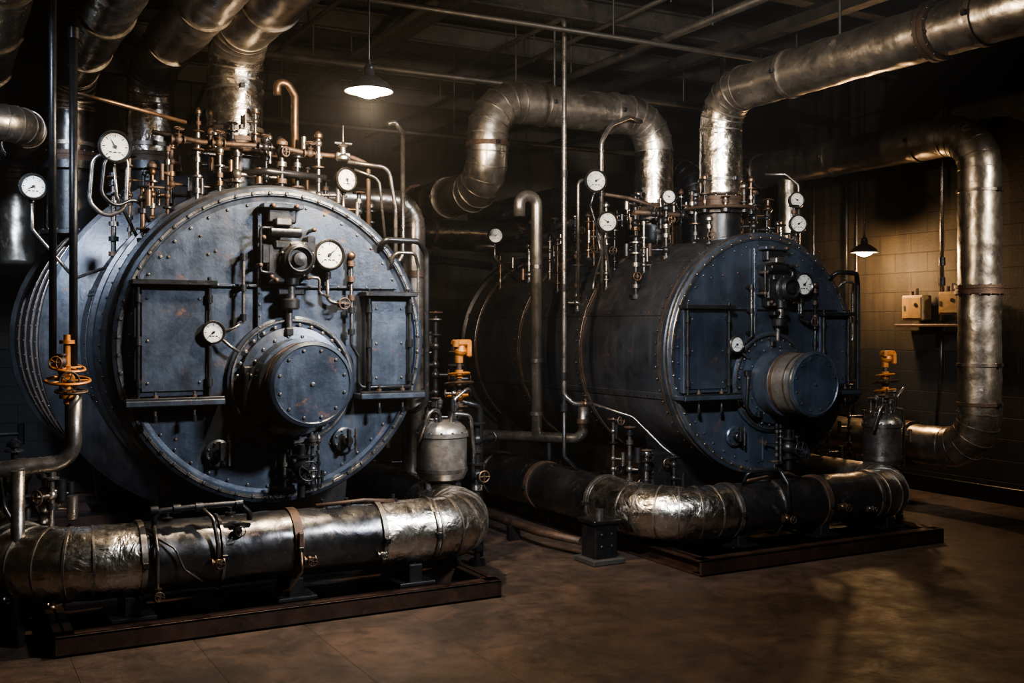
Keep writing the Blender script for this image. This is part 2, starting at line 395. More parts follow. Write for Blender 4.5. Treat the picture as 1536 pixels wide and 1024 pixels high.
# ------------------------------------------------------------ boiler
def boiler(cx,yf,cz,R,shell,straps,seed,dxo=0.,drum=None,bx=.13,bl=0.):
    g=group('steam_boiler',(cx,yf,0)); drum=drum or M_blue
    k=R/.97
    b=B(); b.lathe([(r*1.0,h) for r,h in shell],(cx,yf,cz),(0,1,0),M_shell,128,cap1=True)
    for r,h in straps:  # raised shell straps with rust and bolts
        b.lathe([(r-.004,h-.03),(r+.008,h-.028),(r+.008,h+.028),(r-.004,h+.03)],(cx,yf,cz),(0,1,0),M_rust,128)
        b.lathe([(r+.006,h-.012),(r+.011,h-.01),(r+.011,h+.01),(r+.006,h+.012)],(cx,yf,cz),(0,1,0),M_steel,128)
        for i in range(64):
            a=2*pi*i/64; b.bolts((cx+(r+.006)*math.cos(a),yf+h+.045,cz+(r-.002)*math.sin(a)),(math.cos(a),0,math.sin(a)),.0001,1,.007,M_bolt,.012)
    b.make('shell',g)
    T0=Matrix.Translation((cx,yf,cz))@Matrix.Scale(k,4); T1=Matrix.Translation((cx-dxo,yf,cz))@Matrix.Scale(k,4)
    F=B(); F.M=T0
    d=(0,-1,0)
    F.lathe([(.93,-.03),(.97,-.03),(.985,-.01),(.985,.025),(.965,.035),(.935,.035),(.925,.02),(.90,.015),(.0005,.015)],(0,0,0),d,M_blue,128)
    F.lathe([(.94,.034),(.945,.04),(.96,.04),(.964,.034)],(0,0,0),d,M_steel,128)
    F.lathe([(.984,-.012),(.989,-.008),(.989,.02),(.984,.026)],(0,0,0),d,M_steel,128)
    F.bolts((0,-.034,0),d,.95,56,.0125,M_bolt,.014)
    F.bolts((0,-.015,0),d,.885,44,.010,M_bolt,.009)
    F.make('front_plate',g)
    F=B(); F.M=T0
    def plate(x0,x1,z0,z1,y=-.028,t=.02,m=M_blue,riv=True):
        F.box(((x0+x1)/2,y,(z0+z1)/2),(x1-x0,t,z1-z0),m,.004)
    def seg_plate(x0,x1,zb,Rr,t):
        n=24; top=[]
        for i in range(n+1):
            x=x0+(x1-x0)*i/n; top.append((x,math.sqrt(max(Rr*Rr-x*x,zb*zb))))
        vs=[(x,-.015-t,z) for x,z in top]+[(x,-.015-t,zb) for x,z in top]
        fs=[(i,i+1,n+2+i,n+1+i) for i in range(n)]
        vs+=[(x,-.012,z) for x,z in top]+[(x,-.012,zb) for x,z in top]
        m2=2*(n+1)
        fs+=[(i,m2+i,m2+i+1,i+1) for i in range(n)]+[(n+1+i,n+2+i,m2+n+2+i,m2+n+1+i) for i in range(n)]
        fs+=[(0,n+1,m2+n+1,m2),(n,m2+n,m2+2*n+1,2*n+1)]
        F.add(vs,fs,M_blue,False)
    seg_plate(-.12,.80,.37,.86,.02)
    plate(-.135,-.105,-.02,.86,-.035,.03)
    plate(-.78,.80,.358,.376,-.034,.02)
    plate(-.03,-.01,-.88,-.68,-.02,.02)
    for i in range(12): F.bolts((-.12,-.05,.04+i*.07),d,.0001,1,.007,M_bolt)
    for i in range(17): F.bolts((-.76+i*.096,-.044,.367),d,.0001,1,.006,M_bolt)
    F.make('seam_plates',g)
    F=B(); F.M=T0
    for x0,x1,z0,z1 in((-.87,-.42,-.30,.36),(.56,.885,-.30,.31)):
        plate(x0,x1,z0,z1,-.045,.06)
        w=x1-x0
        plate(x0+.04,x1-.04,z0+.03,z1-.03,-.08,.016)
        plate(x0-.02,x1+.02,z1,z1+.03,-.08,.13,M_dark)
        F.box(((x0+x1)/2,-.09,z0-.035),(w+.12,.17,.035),M_blue,.005)
        F.box(((x0+x1)/2,-.16,z0-.03),(w+.12,.015,.055),M_dark,.004)
        for x in(x0+.02,x1-.02):
            F.cyl((x,-.10,z0-.01),(x,-.10,z1+.05),.012,M_dark,seg=8)
            for zz in(z0+.08,(z0+z1)/2,z1-.08): F.cyl((x,-.10,zz-.025),(x,-.10,zz+.025),.021,M_dark,seg=10)
        for x in(x0+w*.25,x1-w*.25):
            F.cyl((x,-.12,z0-.13),(x,-.12,z0+.03),.009,M_steel,seg=8); F.cyl((x,-.12,z0-.01),(x,-.12,z0+.01),.018,M_rust,seg=6); F.cyl((x,-.12,z0-.15),(x,-.12,z0-.11),.016,M_dark,seg=6)
        for xx in (x0+.075,x1-.075):
            for i in range(3): F.bolts((xx,-.087,z0+.08+i*(z1-z0-.16)/2),d,.0001,1,.009,M_bolt)
    F.make('access_doors',g)
    F=B(); F.M=T1
    bc=(bx,-.015,-.23)
    F.lathe([(.41,0),(.41,.03),(.385,.045),(.375,.045),(.37,.03),(.345,.03),(.34,.07),(.30,.085),(.27,.09),(.262,.16),(.26,.2),(.27,.2),(.27,.24),(.243,.245)],bc,d,M_blue,72)
    F.lathe([(.243,.245),(.24,.39+bl),(.243,.39+bl)],bc,d,drum,72)
    F.lathe([(.243,.39+bl),(.255,.392+bl),(.255,.425+bl),(.235,.437+bl),(.228,.43+bl),(.0005,.43+bl)],bc,d,M_blue,72)
    F.lathe([(.376,.044),(.38,.05),(.39,.05),(.394,.042)],bc,d,M_steel,72); F.lathe([(.254,.41+bl),(.259,.415+bl),(.256,.425+bl)],bc,d,M_steel,72)
    F.bolts((bx,-.06,-.23),d,.355,28,.013,M_bolt,.014); F.bolts((bx,-.10,-.23),d,.285,20,.011,M_bolt,.012)
    F.bolts((bx,-.446-bl,-.23),d,.205,12,.010,M_bolt,.008)
    F.bolts((bx,-.446-bl,-.23),d,.0001,1,.014,M_bolt,.008)
    F.band((bx,-.29,-.23),(0,1,0),.243,.03,M_rust,.006,60); F.band((bx,-.36-bl*.8,-.23),(0,1,0),.243,.016,M_steel,.004,60)
    for a in range(5):
        an=.5+a*1.2; F.box((bx+.315*math.cos(an),-.1,-.23+.315*math.sin(an)),(.05,.05,.05),M_dark,.008)
    F.tube([(bx-.25,-.06,-.1),(bx-.31,-.12,-.18),(bx-.33,-.12,-.42),(bx-.25,-.1,-.5),(bx-.17,-.06,-.55)],.014,M_dark,8,.06)
    F.tube([(-.34,-.06,.06),(-.28,-.09,.0),(-.22,-.09,-.04)],.01,M_steel,8,.03)
    F.make('burner',g)
    F=B(); F.M=T1
    F.box((.05,-.08,.86),(.26,.10,.03),M_blue,.006); F.box((.05,-.06,.80),(.18,.08,.09),M_dark,.01)
    F.box((.04,-.10,.76),(.10,.14,.05),M_steel,.008); F.cyl((-.04,-.12,.70),(.16,-.12,.70),.035,M_dark,seg=14,ch=.006)
    F.box((.10,-.08,.62),(.22,.12,.05),M_dark,.01); F.box((.05,-.07,.5),(.20,.10,.24),M_dark,.012)
    F.lathe([(.11,0),(.115,.05),(.10,.06),(.095,.10),(.08,.11),(.07,.09),(.045,.09),(.04,.12),(.0005,.125)],(.13,-.09,.53),d,M_dark,32); F.bolts((.13,-.15,.53),d,.105,8,.009,M_bolt)
    F.torus((.13,-.205,.53),d,.075,.007,M_dark,28,6)
    F.box((.22,-.09,.60),(.06,.1,.16),M_dark,.01); F.box((-.06,-.08,.56),(.05,.08,.12),M_dark,.008)
    F.cyl((.1,-.1,.37),(.1,-.1,.46),.05,M_dark,seg=16,ch=.006); F.cyl((.1,-.1,.28),(.1,-.1,.38),.03,M_steel,seg=10); F.box((.1,-.08,.33),(.17,.08,.04),M_dark,.008)
    F.cyl((.1,-.09,.22),(.1,-.09,.29),.06,M_dark,seg=14,ch=.01); F.cyl((.1,-.07,.1),(.1,-.07,.24),.022,M_steel,seg=10)
    for q in((-.03,.42),(.2,.42),(-.08,.66),(.24,.72),(-.02,.86),(.13,.86),(-.1,.49),(.0,.40)):
        F.cyl((q[0],-.05,q[1]),(q[0],-.14,q[1]),.014,M_steel,seg=6); F.sph((q[0],-.14,q[1]),.016,M_rust,8)
    F.tube([(-.02,-.14,.72),(-.1,-.14,.72),(-.1,-.14,.45),(-.02,-.14,.44)],.01,M_dark,8,.02)
    F.tube([(.2,-.12,.42),(.28,-.12,.42),(.28,-.12,.33),(.34,-.12,.30)],.01,M_steel,8,.02)
    F.tube([(.35,-.07,.5),(.35,-.07,.28),(.42,-.07,.26),(.50,-.07,.26)],.013,M_steel,8,.04)
    F.tube([(.51,-.07,.56),(.51,-.07,.0),(.56,-.07,-.08),(.56,-.07,-.28),(.9,-.12,-.28)],.012,M_dark,8,.04)
    for z in(.52,.42,.30,.22,.08): F.cyl((.51,-.07,z-.018),(.51,-.07,z+.018),.024,M_rust if z>.25 else M_dark,seg=6)
    F.sph((.51,-.07,.57),.028,M_copper,10); F.cyl((.42,-.07,.26),(.46,-.07,.26),.026,M_dark,seg=6); wheel(F,(.44,-.14,.26),d,.035,M_rust,.005,4); F.cyl((.44,-.14,.26),(.44,-.07,.26),.006,M_steel,seg=6)
    F.cyl((.35,-.07,.42),(.35,-.07,.46),.024,M_dark,seg=6)
    F.cyl((-.19,-.08,.14),(-.19,-.08,.56),.011,M_steel,seg=8)
    for z in(.17,.35,.54): F.cyl((-.19,-.02,z),(-.19,-.095,z),.014,M_dark,seg=8); F.cyl((-.19,-.08,z-.02),(-.19,-.08,z+.02),.02,M_dark,seg=8)
    F.tube([(-.19,-.08,.14),(-.26,-.08,.10),(-.34,-.06,.08)],.008,M_steel,6,.03)
    F.tube([(.72,-.03,.62),(.72,-.10,.68),(.98,-.08,.68),(1.06,-.02,.6),(1.06,-.02,-.4),(1.0,.05,-.46),(.97,.12,-.46)],.02,M_dark,10,.07)
    F.tube([(.80,-.03,.5),(.80,-.08,.6),(.95,-.08,.6),(1.0,-.02,.52),(1.0,-.02,.1),(.93,.02,.05)],.012,M_steel,8,.05)
    valve(F,(.16,-.13,-.77),(0,0,1),(0,-1,0),.11,M_dark,M_dark); F.cyl((.16,-.13,-.95),(.16,-.13,-.62),.025,M_dark,seg=10); F.cyl((.16,0,-.66),(.16,-.13,-.66),.03,M_dark)
    for x in(.06,.1,.24,.28): tree(F,x,-.1,-.9,.28,seed+int(x*100),.8,[M_dark,M_steel])
    for (x,z) in((-.33,-.66),(.48,-.62)):
        F.cyl((x,-.01,z),(x,-.05,z),.085,M_blue,seg=24,ch=.01); F.bolts((x,-.05,z),d,.068,8,.008,M_bolt); F.cyl((x,-.04,z),(x,-.10,z),.035,M_dark,seg=12,ch=.006)
        F.box((x,-.11,z+.02),(.025,.03,.12),M_dark,.006); F.cyl((x+.05,-.1,z-.07),(x+.05,-.1,z+.08),.009,M_steel,seg=6)
    for i in range(22):
        rr=random.Random(seed*77+i); a=rr.uniform(0,2*pi); q=rr.uniform(.5,.84); F.bolts((q*math.cos(a),-.015,q*math.sin(a)),d,.0001,1,.009,M_rust)
    F.make('face_pipework',g)
    gauge_obj((cx-dxo+.35*k,yf-.10*k,cz+.57*k),d,.088*k,ang=-50); gauge_obj((cx-dxo-.38*k,yf-.115*k,cz+.08*k),d,.062*k,ang=130)
    return g
CA=1.895
shellA=[(.93,.01),(.985,.01),(1.0,.03),(1.0,.07),(.985,.09),(.985,.14),(1.012,.16),(1.012,.21),(.99,.23),(.99,.33),(1.03,.35),(1.03,.42),(1.0,.44),(1.0,.56),(1.04,.58),(1.04,.64),(1.0,.66),(1.0,1.3),(1.22,1.42),(1.25,1.44),(1.25,1.52),(1.22,1.54),(1.22,4.4),(1.26,4.42),(1.26,4.5),(0.3,4.6)]
gA=boiler(CA,6.55,1.58,.965,shellA,[(.992,.28),(1.002,.9),(1.222,1.9),(1.222,2.4),(1.222,3.0),(1.222,3.7)],3,.04)
shellB=[(.9,.01),(.945,.01),(.955,.02),(.955,.06),(.93,.07),(.93,1.2),(.936,1.2),(.936,1.25),(.93,1.25),(.93,3.45),(.96,3.47),(.96,3.55),(.9,3.62),(.3,3.66)]
gB=boiler(5.75,6.41,1.48,.93,shellB,[(.932,.09),(.934,1.22),(.934,2.3),(.932,3.2)],8,0,M_bright,.05,.10)  # lighter drum side stands in for light falling on it
for g,cx,cz,R,y0,y1 in((gA,CA,1.58,1.0,7.25,7.84),(gB,5.75,1.48,.93,6.5,9.9)):
    b=B()
    for a in (70,128,160,200):
        an=math.radians(a); ca,sa=math.cos(an),math.sin(an)
        rot=Matrix.Rotation(-(an-pi/2),4,'Y')
        b.box((cx+ca*(R+.002),(y0+y1)/2,cz+sa*(R+.002)),(.05,y1-y0,.012),M_shell,.003,rot)
        n=int((y1-y0)/.09)
        for i in range(n): b.bolts((cx+ca*(R+.007),y0+.05+i*.09,cz+sa*(R+.007)),(ca,0,sa),.0001,1,.007,M_dark)
    b.make('longitudinal_seams',g)
    b=B()
    for y in ((7.0,9.6) if g is gB else (7.1,10.2)):
        w=.65; Rr=R if y<9 or g is gB else 1.22
        zb=.12
        vs=[];N_=14
        for yy in(y-.08,y+.08):
            for i in range(N_+1):
                x=-w+2*w*i/N_; vs.append((cx+x,yy,cz-math.sqrt(Rr*Rr-x*x)+.02))
            for i in range(N_+1):
                x=-w+2*w*i/N_; vs.append((cx+x*.9,yy,zb))
        m=2*(N_+1); fs=[]
        for o2 in(0,m):
            for i in range(N_): fs.append((o2+i,o2+i+1,o2+N_+2+i,o2+N_+1+i))
        fs+=[(0,N_+1,m+N_+1,m),(N_,2*N_+1,m+2*N_+1,m+N_)]
        b.add(vs,fs,M_dark,False)
        b.box((cx,y,.13),(1.35,.3,.03),M_dark)
        for xx in(-.4,0,.4): b.box((cx+xx,y,.25),(.03,.26,.26),M_dark)
    b.make('saddles',g)

def skid(x0,x1,y0,y1,h,name='boiler_skid'):
    b=B()
    def chan(a,c,horiz):
        if horiz:
            L=c[0]-a[0]; cx=(a[0]+c[0])/2; y=a[1]
            b.box((cx,y,h/2),(L,.02,h),M_skid,.003); b.box((cx,y+.04,h-.008),(L,.1,.016),M_skid,.003); b.box((cx,y+.04,.008),(L,.1,.016),M_skid,.003)
        else:
            L=c[1]-a[1]; cy=(a[1]+c[1])/2; x=a[0]
            b.box((x,cy,h/2),(.02,L,h),M_skid,.003); b.box((x,cy,h-.008),(.1,L,.016),M_skid,.003); b.box((x,cy,.008),(.1,L,.016),M_skid,.003)
    chan((x0,y0),(x1,y0),True); chan((x0,y1),(x1,y1),True)
    chan((x0+.05,y0+.01),(x0,y1),False); chan((x1-.05,y0+.01),(x1,y1),False)
    for y in [y0+.5+i*.8 for i in range(int((y1-y0-.6)/.8)+1)]: b.box(((x0+x1)/2,y,h/2),(x1-x0-.1,.1,h*.8),M_skid,.003)
    b.box(((x0+x1)/2,(y0+y1)/2,.012),(x1-x0-.12,y1-y0-.1,.02),M_dark,.002)
    b.make(name)
skid(.55,3.13,5.88,10.9,.11); skid(4.56,6.96,5.70,9.9,.11)

# ------------------------------------------------------------ front manifolds
def mfA(p):
    if p.x>2.38 or p.x<1.0: return M_foil if p.y<6.9 else M_sheet
    return M_sheet
rA=.195
b=big_pipe([(.42,8.2,.42),(.42,6.12,.42),(3.08,6.12,.42),(3.08,8.4,.42)],rA,M_sheet,.34,[((1.0,6.12,.42),(1,0,0),.03,M_seam),((1.85,6.12,.42),(1,0,0),.05,M_rust),((2.38,6.12,.42),(1,0,0),.03,M_seam),((1.42,6.12,.42),(1,0,0),.015,M_steel),((2.72,6.12,.42),(1,0,0),.012,M_steel)],mfA,.007)
for x in(.95,1.85,2.6):
    b.box((x,6.12,.17),(.09,.26,.14),M_dark); b.box((x,6.12,.125),(.24,.32,.025),M_dark); b.box((x,6.02,.2),(.03,.02,.2),M_dark)
for x,y in((.42,7.5),(3.08,7.4)): b.box((x,y,.12),(.12,.3,.24),M_dark)
b.tube([(1.06,6.0,.60),(1.06,6.0,.69),(1.30,6.0,.70),(1.52,6.0,.70),(1.58,6.0,.64),(1.58,6.0,.60)],.016,M_dark,10,.04)
b.tube([(1.3,6.0,.70),(1.36,5.93,.64),(1.38,5.90,.5),(1.38,5.9,.36)],.011,M_steel,8,.05)
b.tube([(1.06,6.0,.62),(1.06,5.9,.5),(1.06,5.9,.22)],.011,M_steel,8,.05)
for x in(1.06,1.18,1.3,1.52): b.cyl((x-.02,6.0,.695),(x+.02,6.0,.695),.027,M_dark,seg=6)
valve(b,(1.06,5.9,.26),(0,0,1),(0,-1,0),.045,M_copper,M_rust); valve(b,(1.38,5.9,.4),(1,0,0),(0,-1,0),.045,M_copper,M_rust); valve(b,(1.9,5.9,.36),(1,0,0),(0,-1,0),.045,M_copper,M_rust)
valve(b,(2.35,5.92,.34),(1,0,0),(0,-1,0),.035,M_steel,M_steel); valve(b,(1.5,5.95,.56),(0,0,1),(0,-1,0),.05,M_dark,M_dark)
b.box((1.85,5.91,.42),(.03,.03,.2),M_rust); b.tube([(1.85,5.9,.42),(1.85,5.88,.3),(1.78,5.9,.2),(1.7,6.0,.14)],.009,M_copper,8,.03)
for x in(1.15,1.5,2.05,2.2,2.5): b.lathe([(.03,0),(.03,.02),(.012,.025),(.012,.05)],(x,6.12,.61),(0,0,1),M_dark,10,cap1=True)
b.tube([(2.0,6.1,.63),(2.3,6.1,.64),(2.5,6.1,.62)],.012,M_rust,8,.03)
b.tube([(1.02,5.98,.58),(1.15,5.9,.5),(1.2,5.9,.38),(1.3,5.92,.3)],.006,M_steel,6,.05)
b.make('steam_header_pipe')
def mfB(p):
    if (p.x<5.0 and p.y<6.75): return M_foil
    if p.x>6.5: return M_duct
    return M_sheet
b=big_pipe([(4.52,9.7,.36),(4.52,6.02,.36),(6.9,6.02,.36),(6.9,7.2,.36)],.19,M_sheet,.38,[((5.05,6.02,.36),(1,0,0),.03,M_seam),((5.9,6.02,.36),(1,0,0),.05,M_rust),((6.45,6.02,.36),(1,0,0),.03,M_seam),((5.45,6.02,.36),(1,0,0),.012,M_steel),((4.52,6.78,.36),(0,1,0),.03,M_seam),((4.52,7.7,.36),(0,1,0),.05,M_rust),((4.52,8.5,.36),(0,1,0),.03,M_seam)],mfB,.007)
for x in(5.1,5.9,6.6): b.box((x,6.02,.14),(.09,.26,.12),M_dark); b.box((x,6.02,.122),(.24,.32,.02),M_dark)
valve(b,(5.45,5.82,.3),(1,0,0),(0,-1,0),.05,M_copper,M_rust); valve(b,(6.0,5.82,.34),(1,0,0),(0,-1,0),.05,M_copper,M_rust); valve(b,(6.3,5.83,.3),(1,0,0),(0,-1,0),.04,M_steel,M_steel)
b.tube([(5.15,5.95,.55),(5.15,5.9,.64),(5.45,5.9,.65),(5.47,5.83,.55),(5.47,5.8,.3)],.014,M_dark,8,.04); b.tube([(5.2,6.0,.56),(5.6,5.98,.6),(5.75,6.0,.55)],.014,M_rust,8,.04)
valve(b,(5.45,5.95,.62),(1,0,0),(0,0,1),.06,M_dark,M_rust)
b.make('steam_header_pipe')
b=B(); b.box((4.22,6.42,.02),(.27,.27,.04),M_conc); b.box((4.22,6.42,.16),(.19,.19,.26),M_dark,.01); b.box((4.22,6.42,.30),(.23,.23,.03),M_dark); b.bolts((4.22,6.325,.17),(0,-1,0),.06,4,.01,M_bolt); b.cyl((4.22,6.42,.3),(4.22,6.42,.38),.03,M_steel); b.make('pipe_support_pedestal')

# ------------------------------------------------------------ large ducts
def nozzle(b,x,y,z0,z1,r):
    b.lathe([(r*1.35,0),(r*1.35,.03),(r*1.02,.035),(r*1.02,z1-z0-.06),(r*1.3,z1-z0-.06),(r*1.3,z1-z0),(r*.9,z1-z0)],(x,y,z0),(0,0,1),M_dark,40)
    b.bolts((x,y,z0+.03),(0,0,1),r*1.2,16,.014,M_bolt)
def stack(x,y,zb,zf,zt,r,yend,mat,matfn=None):
    b=big_pipe([(x,y,zf),(x,y,zt),(x,yend,zt)],r,mat,r*1.7,[((x,y,zf+.12),(0,0,1),.03,M_seam),((x,y,zf+.4),(0,0,1),.02,M_steel),((x,y-.9,zt),(0,1,0),.03,M_seam),((x,y-1.9,zt),(0,1,0),.03,M_seam)],matfn,.009,ends=[((x,y,zf+.02),(0,0,1))])
    nozzle(b,x,y,zb,zf-.02,r)
    return b
b=stack(1.85,7.42,2.50,2.93,3.72,.185,3.0,M_duct,lambda p: M_foil if p.y>7.25 and p.z<3.6 else M_duct); 
for i in range(10):
    a=i*.63; tree(b,1.85+.25*math.cos(a),7.42+.25*math.sin(a),2.86,.12+.08*(i%3),300+i,.9)
b.torus((1.85,7.42,2.88),(0,0,1),.30,.014,M_rust,36,8)
b.make('exhaust_duct')
b=stack(1.5,8.65,2.70,2.98,3.72,.175,3.4,M_duct,lambda p: M_foil if p.y>8.5 and p.z<3.55 else M_duct); b.make('exhaust_duct')
b=stack(.95,8.9,2.4,2.98,3.66,.17,3.6,M_sheet); b.make('exhaust_duct')
big_pipe([(.35,12.9,3.72),(.35,3.0,3.72)],.2,M_sheet,.3,[((.35,y,3.72),(0,1,0),.04,M_seam) for y in(5.5,6.7,7.9,9.1)]).make('ventilation_duct')
big_pipe([(-1.45,8.4,3.15),(.62,8.4,3.15),(.62,9.6,3.15),(.62,9.6,2.2)],.13,M_duct,.25).make('ventilation_duct')
b=big_pipe([(5.75,6.92,2.76),(5.75,6.92,3.62),(5.75,-.5,3.62)],.172,M_duct,.30,[((5.75,y,3.62),(0,1,0),.04,M_seam) for y in(6.1,4.4,3.0)]+[((5.75,6.92,2.9),(0,0,1),.025,M_steel)],lambda p: M_foil if p.y>6.45 and p.z<3.5 else M_duct,.009,ends=[((5.75,6.92,2.72),(0,0,1)),((5.75,4.75,3.62),(0,1,0))])
nozzle(b,5.75,6.92,2.38,2.68,.172)
for i in range(9):
    a=i*.7; tree(b,5.75+.25*math.cos(a),6.92+.24*math.sin(a),2.62,.12+.07*(i%3),500+i,.9)
b.torus((5.75,6.92,2.66),(0,0,1),.29,.013,M_rust,36,8)
for y in(5.6,3.4,1.2): b.cyl((5.75,y,3.75),(5.75,y,4.24),.012,M_beam,seg=6); 
b.make('exhaust_duct')
b=big_pipe([(5.75,7.85,2.76),(5.75,7.85,3.58),(4.05,7.85,3.58),(4.05,7.85,2.84),(4.05,11.5,2.84),(4.05,11.5,1.0)],.17,M_duct,.30,[((5.3,7.85,3.58),(1,0,0),.04,M_seam),((4.6,7.85,3.58),(1,0,0),.04,M_seam),((4.05,7.85,3.2),(0,0,1),.04,M_rust),((4.05,8.6,2.84),(0,1,0),.03,M_seam)],lambda p: M_foil if (p.z<3.3 and p.x>5) else (M_duct if p.z>2.75 and p.y<8.9 else M_sheet),.009,ends=[((5.75,7.85,2.72),(0,0,1)),((4.05,9.3,2.84),(0,1,0))])
nozzle(b,5.75,7.85,2.38,2.68,.17)
for i in range(9):
    a=i*.7; tree(b,5.75+.25*math.cos(a),7.85+.24*math.sin(a),2.62,.12+.07*(i%3),600+i,.9)
b.cyl((4.7,7.85,3.72),(4.7,7.85,4.58),.012,M_beam,seg=6)
b.make('exhaust_duct')
b=big_pipe([(8.22,12.9,3.44),(8.22,6.34,3.44),(8.22,6.34,.58),(8.22,8.9,.58),(8.22,8.9,.1)],.182,M_duct,.34,[((8.22,y,3.44),(0,1,0),.04,M_seam) for i,y in enumerate((7.0,8.1,9.2,10.3))]+[((8.22,6.34,z),(0,0,1),.025,M_seam) for z in(2.9,1.35)]+[((8.22,6.34,1.0),(0,0,1),.03,M_rust)],None,.007,ends=[((8.22,6.34,2.02),(0,0,1)),((8.22,7.1,.58),(0,1,0))])
b.box((8.22,7.5,.2),(.2,.1,.4),M_dark); b.cyl((8.22,7.4,3.6),(8.22,7.4,4.58),.01,M_beam,seg=6); b.cyl((8.22,9.8,3.6),(8.22,9.8,4.58),.01,M_beam,seg=6)
b.make('ventilation_duct')
b=big_pipe([(8.22,8.75,3.4),(8.22,8.75,2.2)],.11,M_duct,.2)
b.lathe([(.15,0),(.15,.05),(.11,.06)],(8.22,8.75,2.15),(0,0,1),M_dark,24,cap0=True); b.make('ventilation_duct')
big_pipe([(6.5,12.9,3.2),(6.5,8.2,3.2),(6.5,8.2,2.2)],.13,M_sheet,.25).make('ventilation_duct')
b=big_pipe([(3.4,12.4,2.9),(7.6,12.4,2.9)],.16,M_sheet,.25,[((x,12.4,2.9),(1,0,0),.04,M_rust) for x in(4.4,5.6,6.8)]); b.box((3.5,12.7,2.9),(.1,.6,.1),M_dark); b.box((7.4,12.7,2.9),(.1,.6,.1),M_dark); b.make('ventilation_duct')
b=B(); b.tube([(2.25,7.65,2.3),(2.25,7.65,2.66),(3.3,7.65,2.66),(3.3,7.65,.1)],.09,M_duct,28,.2,6,.003,.05,seams=M_seam)
for z in(2.1,1.5): b.band((3.3,7.65,z),(0,0,1),.09,.05,M_rust,.015,28)
b.cyl((3.3,7.65,0),(3.3,7.65,.06),.16,M_dark,seg=24); b.make('feedwater_pipe')

# ------------------------------------------------------------ thin pipes
def pipe(paths):
    b=B()
    for p,r,m,*e in paths: b.tube(p,r,m,12,e[0] if e else .08,8)
    return b
b=pipe([([(4.36,7.86,2.62),(4.36,7.86,2.8),(4.53,7.86,2.8),(4.53,7.86,.75)],.05,M_bright,.085)])
for z in(2.2,1.4,.95): b.band((4.53,7.86,z),(0,0,1),.05,.03,M_steel,.008,20)
b.tube([(3.95,8.58,.75),(4.79,7.53,.75),(4.79,7.53,1.05)],.045,M_steel,16,.09); b.band((4.79,7.53,.9),(0,0,1),.045,.04,M_rust,.01,20)
b.tube([(3.95,8.58,.75),(3.95,8.58,0)],.04,M_steel,12); b.cyl((4.6,7.77,0),(4.6,7.77,.72),.02,M_dark)
b.make('condensate_pipe')
b=pipe([([(4.40,9.4,4.14),(4.40,7.2,4.14),(4.40,7.2,1.15),(4.46,7.15,1.08),(4.6,7.1,1.08)],.02,M_steel,.06),([(4.6,7.1,1.08),(4.85,6.9,.98),(5.0,6.7,.75),(5.05,6.6,.68)],.01,M_steel,.1),([(4.40,7.2,1.2),(4.40,7.2,.66),(4.5,7.15,.55)],.016,M_dark,.05)])
for z in(2.9,2.0,1.3,1.05): b.cyl((4.4,7.2,z-.03),(4.4,7.2,z+.03),.03,M_dark,seg=8)
valve(b,(4.55,7.12,1.08),(1,0,0),(0,0,1),.05,M_copper,M_rust); b.make('drop_pipe')
b=pipe([([(.58,6.3,4.18),(.58,6.3,1.5)],.02,M_dark),([(.685,6.3,3.3),(.685,6.3,1.2)],.022,M_dark),([(.60,6.3,1.5),(.64,6.3,1.45),(.64,6.3,1.35)],.03,M_dark),
  ([(.685,6.3,1.32),(.685,6.3,.95),(.1,6.3,.92),(.1,6.3,.05)],.045,M_steel,.12),([(.70,6.3,2.98),(.9,6.4,2.97),(1.35,6.6,2.93)],.012,M_copper),([(.4,6.2,.93),(.4,6.2,.0)],.035,M_steel)])
b.cyl((.685,6.3,3.28),(.685,6.3,3.34),.03,M_dark); b.make('riser_pipe')
b=B(); valve(b,(.65,6.28,1.40),(0,0,1),(0,-1,0),.09,M_orange,M_rust); valve(b,(.62,6.26,1.50),(0,0,1),(-.5,-1,0),.06,M_rust,M_orange); b.cyl((.65,6.28,1.27),(.65,6.28,1.65),.018,M_orange); wheel(b,(.65,6.26,1.47),(.1,-.2,1),.09,M_orange,.008); wheel(b,(.65,6.26,1.40),(0,-.15,1),.115,M_orange,.009); wheel(b,(.67,6.26,1.34),(0,-.1,1),.08,M_rust,.008)
for z in(1.3,1.6): b.cyl((.65,6.28,z),(.65,6.28,z+.02),.04,M_orange,seg=8)
b.make('gate_valve')
def orange_stack(x,y,z0,h):
    b=B(); b.cyl((x,y,z0),(x,y,z0+h),.02,M_rust); 
    for f,r,m in((.1,.06,M_rust),(.25,.085,M_orange),(.42,.10,M_copper),(.55,.075,M_orange)): wheel(b,(x,y,z0+h*f),(0,.15,1),r,m,r*.12); b.cyl((x,y,z0+h*f-.03),(x,y,z0+h*f+.03),.032,m,seg=8)
    b.lathe([(.03,0),(.045,.02),(.05,.04),(.035,.07),(.03,.08)],(x,y,z0+h*.80),(.1,-.2,1),M_orange,16,cap1=True); b.box((x+.01,y-.02,z0+h*.97),(.15,.07,.05),M_orange,.018); b.cyl((x-.05,y-.05,z0+h*.92),(x-.05,y-.05,z0+h*1.0),.025,M_orange); b.box((x+.06,y-.04,z0+h*.87),(.035,.05,.1),M_orange,.01); b.cyl((x,y,z0+h*.7),(x,y,z0+h*.85),.03,M_orange)
    return b
b=orange_stack(3.38,7.0,1.05,.54)
b.tube([(3.38,7.0,1.05),(3.3,6.95,.98),(3.12,6.75,1.02)],.018,M_steel,8,.05); b.tube([(3.38,7.0,1.15),(3.55,7.0,1.1),(3.55,7.0,0)],.025,M_dark,10,.06); b.make('gate_valve')
